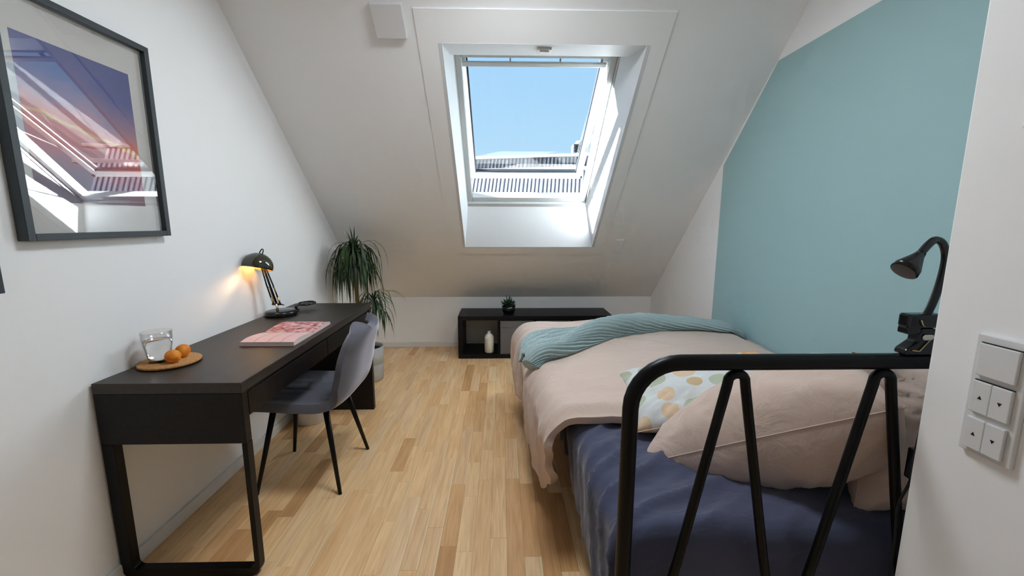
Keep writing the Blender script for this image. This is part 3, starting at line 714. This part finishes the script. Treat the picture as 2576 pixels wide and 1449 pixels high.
# ------------------------------------------------------------------ waste bin under the desk
bm = bmesh.new(); lathe(bm, [(.093, .0), (.096, .003), (.125, .275), (.128, .28), (.122, .28), (.093, .008), (.001, .006)], 48, cap0=True, cap1=False)
o = addobj('waste_bin', bm, 'bin', None, True); o.location = (-1.262, 2.622, 0); tag(o, 'white round waste bin on the floor under the desk', 'bin')

# ------------------------------------------------------------------ cube shelf, boxes, vase, succulent
KX0, KX1, KY0, KY1, KZ = -.418, 1.052, 3.842, 4.218, .415
sf = empty('cube_shelf', (KX0, KY0, 0)); tag(sf, 'low black-brown cube shelf with four compartments against the knee wall', 'shelf')
def kp(name, x0, x1, z0, z1, y0=0.0): return boxo(name, (x0, x1, y0, KY1-KY0, z0, z1), 'shelf', sf, .002)
W_ = KX1-KX0; T1, T2 = .045, .018
kp('top_board', 0, W_, KZ-.04, KZ); kp('bottom_board', 0, W_, 0, .04); kp('side_board', 0, T1, .0401, KZ-.0401); kp('side_board', W_-T1, W_, .0401, KZ-.0401)
cw = (W_-2*T1-3*T2)/4
for k in (1, 2, 3): kp('divider', T1+k*cw+(k-1)*T2, T1+k*cw+k*T2, .0401, KZ-.0401, .002)
for k, lb in ((1, 'grey fabric storage box next to the white vase in the cube shelf'), (2, 'middle grey fabric storage box, third compartment of the cube shelf'), (3, 'grey fabric storage box in the rightmost compartment of the cube shelf')):
    bx0 = KX0+T1+k*(cw+T2)+.006
    b = empty('storage_box', (bx0, KY0+.012, .0405)); tag(b, lb, 'storage box', 'fabric boxes in the cube shelf')
    wbx, hbx, dbx = cw-.012, KZ-.04-.0405-.008, .34
    bm = bmesh.new(); box(bm, 0, wbx, 0, .006, 0, hbx); box(bm, 0, wbx, dbx-.006, dbx, 0, hbx); box(bm, 0, .006, .006, dbx-.006, 0, hbx); box(bm, wbx-.006, wbx, .006, dbx-.006, 0, hbx); box(bm, .006, wbx-.006, .006, dbx-.006, 0, .006)
    bmesh.ops.recalc_face_normals(bm, faces=bm.faces); addobj('box_body', bm, 'box', b)
    boxo('hem_band', (.001, wbx-.001, -.003, 0, hbx-.062, hbx), 'box', b, .001)
bm = bmesh.new(); lathe(bm, [(.030, 0), (.040, .003), (.0455, .014), (.0455, .145), (.042, .165), (.028, .185), (.016, .194), (.015, .203), (.0165, .213), (.013, .213), (.011, .19)], 40, cap1=False)
o = addobj('bottle_vase', bm, 'vase', None, True); o.location = (-.125, 3.905, .0402); tag(o, 'cream white bottle vase standing in the open shelf compartment', 'vase')
su = empty('potted_succulent', (.064, 3.965, KZ)); tag(su, 'small green succulent in a black pot on top of the cube shelf', 'plant')
bm = bmesh.new(); lathe(bm, [(.042, 0), (.052, .006), (.063, .035), (.066, .075), (.062, .075), (.058, .06)], 36, cap1=False); addobj('pot', bm, 'potblack', su, True)
bm = bmesh.new(); lathe(bm, [(.060, .06), (.001, .066)], 24, cap0=False, cap1=False); addobj('soil', bm, 'soil', su)
rnd = random.Random(5)
def sleaf(root, d, L, r0):
    d = Vector(d).normalized(); root = Vector(root)
    tubeo('leaf', [root, root+d*L*.35, root+d*L*.75+Vector((0, 0, L*.05)), root+d*L+Vector((0, 0, L*.1))], [r0*.5, r0, r0*.95, r0*.15], 'succ', su, 7, aspect=.55)
for i in range(46):
    az = rnd.uniform(0, 2*PI); el_ = rnd.uniform(.0, 1.2); sleaf((rnd.uniform(-.02, .02), rnd.uniform(-.02, .02), .066+.03*rnd.random()), (math.cos(az)*math.cos(el_), math.sin(az)*math.cos(el_), math.sin(el_)), rnd.uniform(.05, .078), rnd.uniform(.008, .012))
for i in range(9):
    sleaf((rnd.uniform(-.015, .045), rnd.uniform(-.02, .02), .09), (rnd.uniform(-.25, .45), rnd.uniform(-.3, .3), 1), rnd.uniform(.06, .09), .0055)

# ------------------------------------------------------------------ wall switches on the entry wall
swp = empty('switch_panel', (XE, .6915, .977)); tag(swp, 'white three-gang switch panel with blind arrows on the entry wall', 'switch')
boxo('cover_plate', (-.009, 0, -.0415, .0415, -.1135, .1135), 'plast', swp, .002)
def rocker(z, halves):
    if not halves: boxo('rocker', (-.0155, -.0092, -.0305, .0305, z-.03, z+.03), 'plast', swp, .0015); boxo('slot', (-.0125, -.0092, -.0305, .0305, z+.0305, z+.0318), 'print', swp); return
    for k, (a, b) in enumerate(((.0003, .0305), (-.0305, -.0003))):
        o = boxo('rocker', (-.0155, -.0092, a, b, z-.03, z+.03), 'plast', swp, .0015)
        yc = (a+b)/2; s_ = 1 if k == 0 else -1; bm = bmesh.new()
        prism(bm, [(yc-.0035, z-.003*s_), (yc+.0035, z-.003*s_), (yc, z+.0035*s_)], 'X', -.0159, -.0155); bmesh.ops.recalc_face_normals(bm, faces=bm.faces)
        addobj('arrow_mark', bm, 'print', o)
rocker(.068, False); rocker(-.003, True); rocker(-.074, True)
boxo('slot', (-.0125, -.0092, -.0305, .0305, .0275, .0288), 'print', swp)
th = boxo('thermostat', (XE-.008, XE, .64, .7255, 1.452, 1.51), 'plast', None, .003); tag(th, 'white wall control at the right picture edge above the switch panel', 'thermostat')

# ------------------------------------------------------------------ bed
HY = .900; BX0, BX1 = .296, 1.468; RZ = .978
bd = empty('metal_bed', ((BX0+BX1)/2, HY, 0)); tag(bd, 'black metal tube bed with looped headboard spokes beside the green wall', 'bed')
bcx = (BX0+BX1)/2
def bt(name, pts, r, seg=16): return tubeo(name, [(p[0]-bcx, p[1]-HY, p[2]) for p in pts], r, 'blackmetal', bd, seg)
def hoop(y, zt, R=.11, x0=BX0, x1=BX1):
    pts = [(x0, y, 0)]+[(x0, y, .1*k) for k in range(1, int((zt-R)/.1)+1)]
    pts += [(x0+R-R*math.cos(t), y, zt-R+R*math.sin(t)) for t in [PI/2*k/8 for k in range(9)]]
    pts += [(lerp(x0+R, x1-R, k/6), y, zt) for k in range(1, 6)]
    pts += [(x1-R+R*math.sin(t), y, zt-R+R*math.cos(t)) for t in [PI/2*k/8 for k in range(9)]]
    pts += [(x1, y, .1*k) for k in range(int((zt-R)/.1), 0, -1)]+[(x1, y, 0)]
    return pts
bt('headboard_hoop', hoop(HY, RZ), .0185, 18)
FY = HY+2.06
bt('footboard_hoop', hoop(FY, .42, .10), .0185)
SPX = (.539, .882, 1.225)
for xs in SPX:
    zt = RZ-.0165-.011
    pts = [(xs-.155, HY, .25), (xs-.105, HY, .48), (xs-.022, HY, zt-.032)]+[(xs+.021*math.sin(t), HY, zt-.021+.021*math.cos(t)) for t in [-1.1+2.2*k/8 for k in range(9)]]+[(xs+.022, HY, zt-.032), (xs+.105, HY, .48), (xs+.155, HY, .25)]
    bt('headboard_spoke', pts, .0112, 14)
for z in (.245,): bt('head_cross_tube', [(BX0, HY, z), (BX1, HY, z)], .0125)
bt('foot_cross_tube', [(BX0, FY, .245), (BX1, FY, .245)], .0125)
for xx in (BX0, BX1): boxo('side_rail', (xx+(.012 if xx == BX0 else -.032)-bcx, xx+(.032 if xx == BX0 else -.012)-bcx, .02, FY-HY-.02, .295, .325), 'blackmetal', bd, .003)
for k in range(12): boxo('slat', (BX0+.033-bcx, BX1-.033-bcx, .1+k*.165, .17+k*.165, .31, .325), 'blackmetal', bd)

# mattress in a navy sheet: rounded profile swept along the bed, creased
MX0, MX1, MY0, MY1, MZT = .290, 1.462, .935, 2.93, .510
mt = empty('mattress', ((MX0+MX1)/2, MY0, .326)); tag(mt, 'mattress in a creased navy fitted sheet on the metal bed', 'mattress')
mcx = (MX0+MX1)/2
boxo('mattress_core', (MX0+.025-mcx, MX1-.025-mcx, .03, MY1-MY0-.03, 0, .165), 'sheet', mt, .02)
bm = bmesh.new(); NX, NY = 110, 150; rows = []
rc = .055; hang = .30
for j in range(NY+1):
    y = lerp(MY0, MY1, j/NY); row = []
    ey = min(y-MY0, MY1-y)
    dz = -.05*(1-math.sqrt(clamp(1-(1-clamp(ey/.05))**2)))
    hm = table(y, [(.93, .155), (1.2, .175), (1.6, .285), (2.0, .27), (2.9, .26)])
    sideL = (MZT-rc)-hm; top = (MX1-.02)-(MX0+rc); arc = rc*PI/2; tot = sideL+arc+top
    for i in range(NX+1):
        a = tot*i/NX
        if a < sideL: p = Vector((MX0, y, hm+a)); nrm = Vector((-1, 0, 0))
        elif a < sideL+arc: t = (a-sideL)/rc; p = Vector((MX0+rc-rc*math.cos(t), y, MZT-rc+rc*math.sin(t))); nrm = Vector((-math.cos(t), 0, math.sin(t)))
        else: p = Vector((MX0+rc+(a-sideL-arc), y, MZT)); nrm = Vector((0, 0, 1))
        # creases: ridged noise running slantwise from the edge
        q = Vector((p.x*2.2+p.z*1.0, y*9-p.x*5.5-p.z*2, .3)); rg_ = 1-abs(noise.noise(q)); rg_ = rg_**5
        q2 = Vector((p.x*5, y*16-p.x*9, 4)); r2 = (1-abs(noise.noise(q2)))**6
        fade = .35+.65*math.exp(-((a-sideL-.16)/.30)**2)
        amp = .030*rg_*fade+.009*r2*fade
        if a < sideL: amp += .012*noise.noise(Vector((0, y*7, p.z*3)))*(1-a/sideL)
        p = p+nrm*amp; p.z += dz if a >= sideL else dz*.5
        row.append(bm.verts.new((p.x-mcx, p.y-MY0, p.z-.326)))
    rows.append(row)
for a, b in zip(rows, rows[1:]):
    for i in range(NX): bm.faces.new((a[i], a[i+1], b[i+1], b[i]))
# head end of the sheet closes down
endr = [bm.verts.new((v.co.x, v.co.y-.004, min(v.co.z, -.12))) for v in rows[0]]
for i in range(NX): bm.faces.new((endr[i], endr[i+1], rows[0][i+1], rows[0][i]))
bmesh.ops.recalc_face_normals(bm, faces=bm.faces)
o = addobj('fitted_sheet', bm, 'sheet', mt, True); md = o.modifiers.new('thickness', 'SOLIDIFY'); md.thickness = .004; md.offset = -1

# ------------------------------------------------------------------ duvet
DYN, DYF, DXR = 1.455, 3.02, 1.535
def duvet_pt(u, v, wr=True):
    """u: 0 wall side .. 1 hem on the left, v: 0 head edge .. 1 foot; returns point, normal"""
    UT = .66; UA = .76                   # end of the flat top, end of the rounded edge
    y = lerp(DYN, DYF, v)
    xs = table(y, [(1.45, .176), (1.7, .140), (2.1, .115), (2.6, .095), (3.0, .075)])     # outer face of the hanging side
    ra = .125
    zt = table(y, [(1.455, .560), (1.52, .580), (1.7, .598), (2.3, .612), (2.75, .595), (2.95, .565), (3.02, .53)])
    hem = table(y, [(1.45, .19), (1.55, .128), (1.66, .15), (1.85, .205), (2.1, .19), (2.45, .22), (2.7, .13), (2.8, .11), (2.95, .2)])
    xe = xs+ra
    if u < UT:
        t = u/UT; x = lerp(DXR, xe, t); z = zt+.028*math.sin(PI*clamp(t*.9+.05))-.045*(1-smooth(t/.12)); p = Vector((x, y, z)); n = Vector((0, 0, 1))
    elif u < UA:
        t = (u-UT)/(UA-UT)*PI/2; z0 = zt+.028*math.sin(PI*.95); p = Vector((xe-ra*math.sin(t), y, z0-ra+ra*math.cos(t))); n = Vector((-math.sin(t), 0, math.cos(t)))
    else:
        t = (u-UA)/(1-UA); z0 = zt+.028*math.sin(PI*.95)-ra; z = lerp(z0, hem, t); p = Vector((xs+.02*t*t, y, z)); n = Vector((-1, 0, .1)).normalized()
        # head corner hangs back a little
        p.y += .16*t*(1-smooth((y-DYN)/.35))
    if wr:
        t = clamp((u-UA)/(1-UA)); f = smooth((u-.55)/.35)
        fold = noise.noise(Vector((1.3, p.y*5.5+.6*noise.noise(Vector((p.z*3, p.y*2, 0))), p.z*1.1)))
        d = .046*fold*f+.018*noise.noise(Vector((p.x*2, p.y*14, p.z*3)))*f
        d += .022*f*((1-abs(noise.noise(Vector((p.z*1.2+3, p.y*8+1.5*noise.noise(Vector((p.z*2, p.y*3, 5))), 1.7)))))**4-.3)
        ri = (1-abs(noise.noise(Vector((p.x*3.2+p.y*1.5, p.y*4.5-p.x*2, 2.1)))))**6
        d += .006*ri*(1-.5*f)+.012*noise.noise(Vector((p.x*3, p.y*3, 7)))
        p.z -= .055*math.exp(-((p.x-.82)/.28)**2)*math.exp(-((y-1.52)/.17)**2)*(1-t)      # pressed in by the cushion
        # puffed rolled head edge
        d += .014*math.exp(-((v-.05)/.035)**2)*(1-t)
        pk = (1-abs(noise.noise(Vector((p.x*2+p.y*6.5, p.y*3-p.x*6, 9)))))**8*math.exp(-((y-1.6)/.25)**2)*clamp((p.x-.4)*3)
        d += .010*pk
        p = p+n*d
    return p, n
bm = bmesh.new(); NU, NVV = 130, 150; rows = []
dvo = Vector((.85, 2.2, .45))
for j in range(NVV+1):
    rows.append([bm.verts.new(duvet_pt(i/NU, j/NVV)[0]-dvo) for i in range(NU+1)])
for a, b in zip(rows, rows[1:]):
    for i in range(NU): bm.faces.new((a[i], b[i], b[i+1], a[i+1]))
bmesh.ops.recalc_face_normals(bm, faces=bm.faces)
o = addobj('duvet', bm, 'duvet', None, True); o.location = dvo
if o.data.polygons[NU*60+20].normal.z < 0: o.data.flip_normals()
md = o.modifiers.new('thickness', 'SOLIDIFY'); md.thickness = .032; md.offset = -1
md = o.modifiers.new('round', 'BEVEL'); md.width = .012; md.segments = 3; md.limit_method = 'ANGLE'; md.angle_limit = math.radians(60)
tag(o, 'beige duvet spread over the bed and hanging down its left side', 'duvet')

# ------------------------------------------------------------------ pillows
def pillow(name, w_, h_, th, loc, rot, mat, label, cat, seed, group=None, corner=.10, pw=.44, taper=0):
    bm = bmesh.new(); N = 44; uvl = bm.loops.layers.uv.new('UVMap')
    def pt(i, j, sd):
        u, v = -1+2*i/N, -1+2*j/N
        ex = 1-corner*(1-abs(v)**2.2) if True else 1
        ey = 1-corner*(1-abs(u)**2.2)
        x, y = u*w_/2*ex, v*h_/2*ey
        f = (max(0, 1-abs(u)**2.8)*max(0, 1-abs(v)**2.8))**pw
        z = sd*th/2*f*(1+taper*u)
        ed = clamp(1-f)
        wv = noise.noise(Vector((u*2.3+seed, v*2.3, sd*3)))*.018+(1-abs(noise.noise(Vector((u*5+seed, v*5, sd*5+2)))))**5*.010*(.3+ed)
        rad = noise.noise(Vector((math.atan2(v, u)*7+seed, (abs(u)+abs(v))*.6, sd)))*.012*ed*f**.3
        cr_ = (1-abs(noise.noise(Vector((math.atan2(v, u)*4.5+seed*2, max(abs(u), abs(v))*1.3, sd*2)))))**9*smooth((max(abs(u), abs(v))-.35)/.4)
        z += sd*(wv+rad-.016*cr_)*f**.5
        return Vector((x, y, z))
    T_ = [[bm.verts.new(pt(i, j, 1)) for j in range(N+1)] for i in range(N+1)]
    B_ = [[T_[i][j] if i in (0, N) or j in (0, N) else bm.verts.new(pt(i, j, -1)) for j in range(N+1)] for i in range(N+1)]
    for i in range(N):
        for j in range(N):
            for G_, o_ in ((T_, 0), (B_, 1)):
                q = (G_[i][j], G_[i+1][j], G_[i+1][j+1], G_[i][j+1]); ij = ((i, j), (i+1, j), (i+1, j+1), (i, j+1))
                if o_: q = q[::-1]; ij = ij[::-1]
                f = bm.faces.new(q)
                for lo, (a, b) in zip(f.loops, ij): lo[uvl].uv = (a/N, b/N)
    o = addobj(name, bm, mat, None, True); o.location = loc; o.rotation_euler = rot if not isinstance(rot, Matrix) else rot.to_euler()
    rim = [pt(i, 0, 1) for i in range(N)]+[pt(N, j, 1) for j in range(N)]+[pt(i, N, 1) for i in range(N, 0, -1)]+[pt(0, j, 1) for j in range(N, -1, -1)]
    tubeo('seam', rim, .0016, mat, o, 6)
    tag(o, label, cat, group); return o
def axes(x, y):
    x = Vector(x).normalized(); y = Vector(y); y = (y-x*y.dot(x)).normalized(); z = x.cross(y); return Matrix((x, y, z)).transposed()
D = math.radians
pillow('pillow', .74, .50, .35, (.885, 1.262, .632), axes((.37, -.33, .315), (.75, .645, -.14)), 'pillow', 'large beige pillow slanting up against the headboard spokes', 'pillow', 1.0, taper=.15)
pillow('pillow', .52, .44, .24, (1.235, 1.075, .705), (D(78), D(3), D(3)), 'pillow', 'beige pillow upright at the right end of the headboard', 'pillow', 6.0)
pillow('cushion', .62, .42, .16, (.80, 1.555, .640), (D(8), D(-12), D(-7)), 'cushion', 'cushion printed with sage and beige circles on the duvet edge', 'cushion', 3.0, corner=.06)

# ------------------------------------------------------------------ knitted throw
tw = empty('knitted_throw', (.75, 2.4, .62)); tag(tw, 'teal ribbed knit throw twisted across the foot of the bed', 'throw')
tob = Vector((.75, 2.4, .62))
# (u, v) on the duvet; fan from the twist towards the left hem
def on_duvet(u, v, h):
    p, n = duvet_pt(u, v, False); q, _ = duvet_pt(u, v); return q+n*h
FAN0 = [(.50, .60), (.50, .57), (.50, .54)]
FAN_A = [(.40, .66), (.50, .675), (.60, .68), (.67, .655), (.715, .61), (.745, .54)]      # far edge of the fan
FAN_B = [(.40, .60), (.48, .55), (.55, .50), (.615, .455), (.67, .425), (.71, .40)]     # near edge of the fan
def pl2(pts, t):
    k = t*(len(pts)-1); i = min(int(k), len(pts)-2); f = k-i
    P_ = [pts[max(i-1, 0)], pts[i], pts[i+1], pts[min(i+2, len(pts)-1)]]
    return tuple(.5*((2*P_[1][c])+(P_[2][c]-P_[0][c])*f+(2*P_[0][c]-5*P_[1][c]+4*P_[2][c]-P_[3][c])*f*f+(3*P_[1][c]-P_[0][c]-3*P_[2][c]+P_[3][c])*f**3) for c in (0, 1))
NL, NW = 90, 200; bm = bmesh.new(); rows = []
for i in range(NL+1):
    t = i/NL; A_, B_ = pl2(FAN_A, t), pl2(FAN_B, t); row = []
    for j in range(NW+1):
        w_ = j/NW; u, v = lerp(A_[0], B_[0], w_), lerp(A_[1], B_[1], w_)
        if t > .9: u += .012*math.sin(w_*9)*(t-.9)*10
        rib = .0045*math.sin(w_*2*PI*26); big = .022*(1-t*.55)*max(0, math.sin(w_*PI*9+2*t+2*noise.noise(Vector((w_*3, t*2, 1)))))
        edge = .010*math.exp(-(min(w_, 1-w_)/.03)**2)
        kn = .0012*math.sin(t*2*PI*70+(j % 2)*PI)
        row.append(bm.verts.new(on_duvet(u, v, .008+rib+big*.8+kn)-tob))
    rows.append(row)
for a, b in zip(rows, rows[1:]):
    for j in range(NW): bm.faces.new((a[j], a[j+1], b[j+1], b[j]))
bmesh.ops.recalc_face_normals(bm, faces=bm.faces); o = addobj('spread_end', bm, 'knit', tw, True); md = o.modifiers.new('thickness', 'SOLIDIFY'); md.thickness = .008; md.offset = 0
# twisted band: path in duvet coordinates with half width and height
BAND = [(.015, .70, .10, .030), (.10, .705, .125, .040), (.22, .70, .135, .050), (.33, .665, .115, .068), (.42, .595, .070, .080), (.50, .522, .056, .080), (.58, .445, .048, .072), (.655, .375, .046, .060), (.71, .325, .052, .042)]
NS, NR = 170, 150; ctr = []
for i in range(NS+1):
    k = i/NS*(len(BAND)-1); a = min(int(k), len(BAND)-2); f = smooth(k-a)*.3+(k-a)*.7
    c = pl2([(b[0], b[1]) for b in BAND], i/NS); hw = lerp(BAND[a][2], BAND[a+1][2], f); hh = lerp(BAND[a][3], BAND[a+1][3], f)
    p, n = duvet_pt(*c); ctr.append((p, n, hw, hh))
bm = bmesh.new(); rows = []
for i, (p, n, hw, hh) in enumerate(ctr):
    t = i/NS; tg = (ctr[min(i+2, NS)][0]-ctr[max(i-2, 0)][0]).normalized(); sd = tg.cross(n).normalized(); nn_ = sd.cross(tg)
    if nn_.dot(n) < 0: nn_ = -nn_
    row = []
    for j in range(NR):
        th = 2*PI*j/NR; tws = th+t*5.5
        big = 1+.24*math.sin(2*tws+1.5*math.sin(t*7))*(.4+.6*smooth(t/.3)); rib = .0055*math.sin(22*tws); kn = .0012*math.sin(t*2*PI*130+(j % 2)*PI)
        cx = math.cos(th)*hw*big; cz = math.sin(th)*hh*big
        if cz < 0: cz *= .35
        rr = Vector((cx, cz)).normalized()*(rib+kn)
        row.append(bm.verts.new(p+sd*(cx+rr.x)+nn_*(cz+rr.y+.014)-tob))
    rows.append(row)
for a, b in zip(rows, rows[1:]):
    for j in range(NR): bm.faces.new((a[j], a[(j+1) % NR], b[(j+1) % NR], b[j]))
bm.faces.new(rows[0][::-1]); bm.faces.new(rows[-1]); bmesh.ops.recalc_face_normals(bm, faces=bm.faces)
addobj('twisted_band', bm, 'knit', tw, True)

# ------------------------------------------------------------------ clip lamp on the headboard
cp_ = empty('clip_lamp', (.955, HY, RZ+.0185)); tag(cp_, 'black gooseneck clip lamp clamped to the headboard rail', 'clip lamp')
co_ = Vector((.955, HY, RZ+.0185))
def L(*p): return Vector(p)-co_
tubeo('gooseneck', catmull([L(.958, HY, 1.075), L(.972, HY, 1.115), L(.982, HY, 1.165), L(.985, HY, 1.215), L(.974, HY, 1.246), L(.956, HY, 1.256), L(.938, HY-.004, 1.247), L(.914, HY-.008, 1.221)], 8), .0078, 'blackpl', cp_, 14)
hd = (L(.868, HY-.016, 1.176)-L(.918, HY-.008, 1.226)).normalized(); b0 = L(.920, HY-.008, 1.228)
tubeo('lamp_head', [b0, b0+hd*.010, b0+hd*.026, b0+hd*.044, b0+hd*.056, b0+hd*.0565], [.0085, .0105, .017, .0245, .026, .020], 'blackpl', cp_, 24)
boxo('upper_jaw', (-.045, .035, -.014, .014, .062, .094), 'blackpl', cp_, .005)
boxo('lower_grip', (-.044, -.012, -.013, .013, .048, .064), 'blackpl', cp_, .003)
bm = bmesh.new(); prism(bm, [(-.044, .0), (.03, .0), (.032, .02), (.02, .062), (-.014, .062), (-.016, .032), (-.042, .012)], 'Y', -.015, .015); bmesh.ops.recalc_face_normals(bm, faces=bm.faces); addobj('clamp_body', bm, 'blackpl', cp_, bevel=.004)
tubeo('spring', [Vector((math.cos(k*.9)*.006-.006+.00025*k, -.017-.0006*math.sin(k*.9), .042+math.sin(k*.9)*.006)) for k in range(60)], .0011, 'steel', cp_, 6)
tubeo('spring_wire', [(-.030, -.0165, .012), (-.014, -.0172, .010), (.006, -.0175, .036)], .0013, 'brass', cp_, 6)
tubeo('spring_wire', [(-.020, -.0165, .082), (-.016, -.0172, .072), (-.010, -.0172, .066)], .0012, 'brass', cp_, 6)
cb = catmull([L(.985, HY+.018, 1.05), L(.99, HY-.02, .93), L(.966, HY-.025, .82), L(.962, HY-.025, .755), L(.960, HY-.025, .69), L(.946, HY-.02, .62), L(.942, HY-.03, .5), L(.95, HY-.03, .05)], 6)
tubeo('cable', cb, .003, 'cable', cp_, 8)
boxo('inline_switch', (.950-co_.x, .972-co_.x, -.036, -.016, .70-co_.z, .775-co_.z), 'blackpl', cp_, .004)
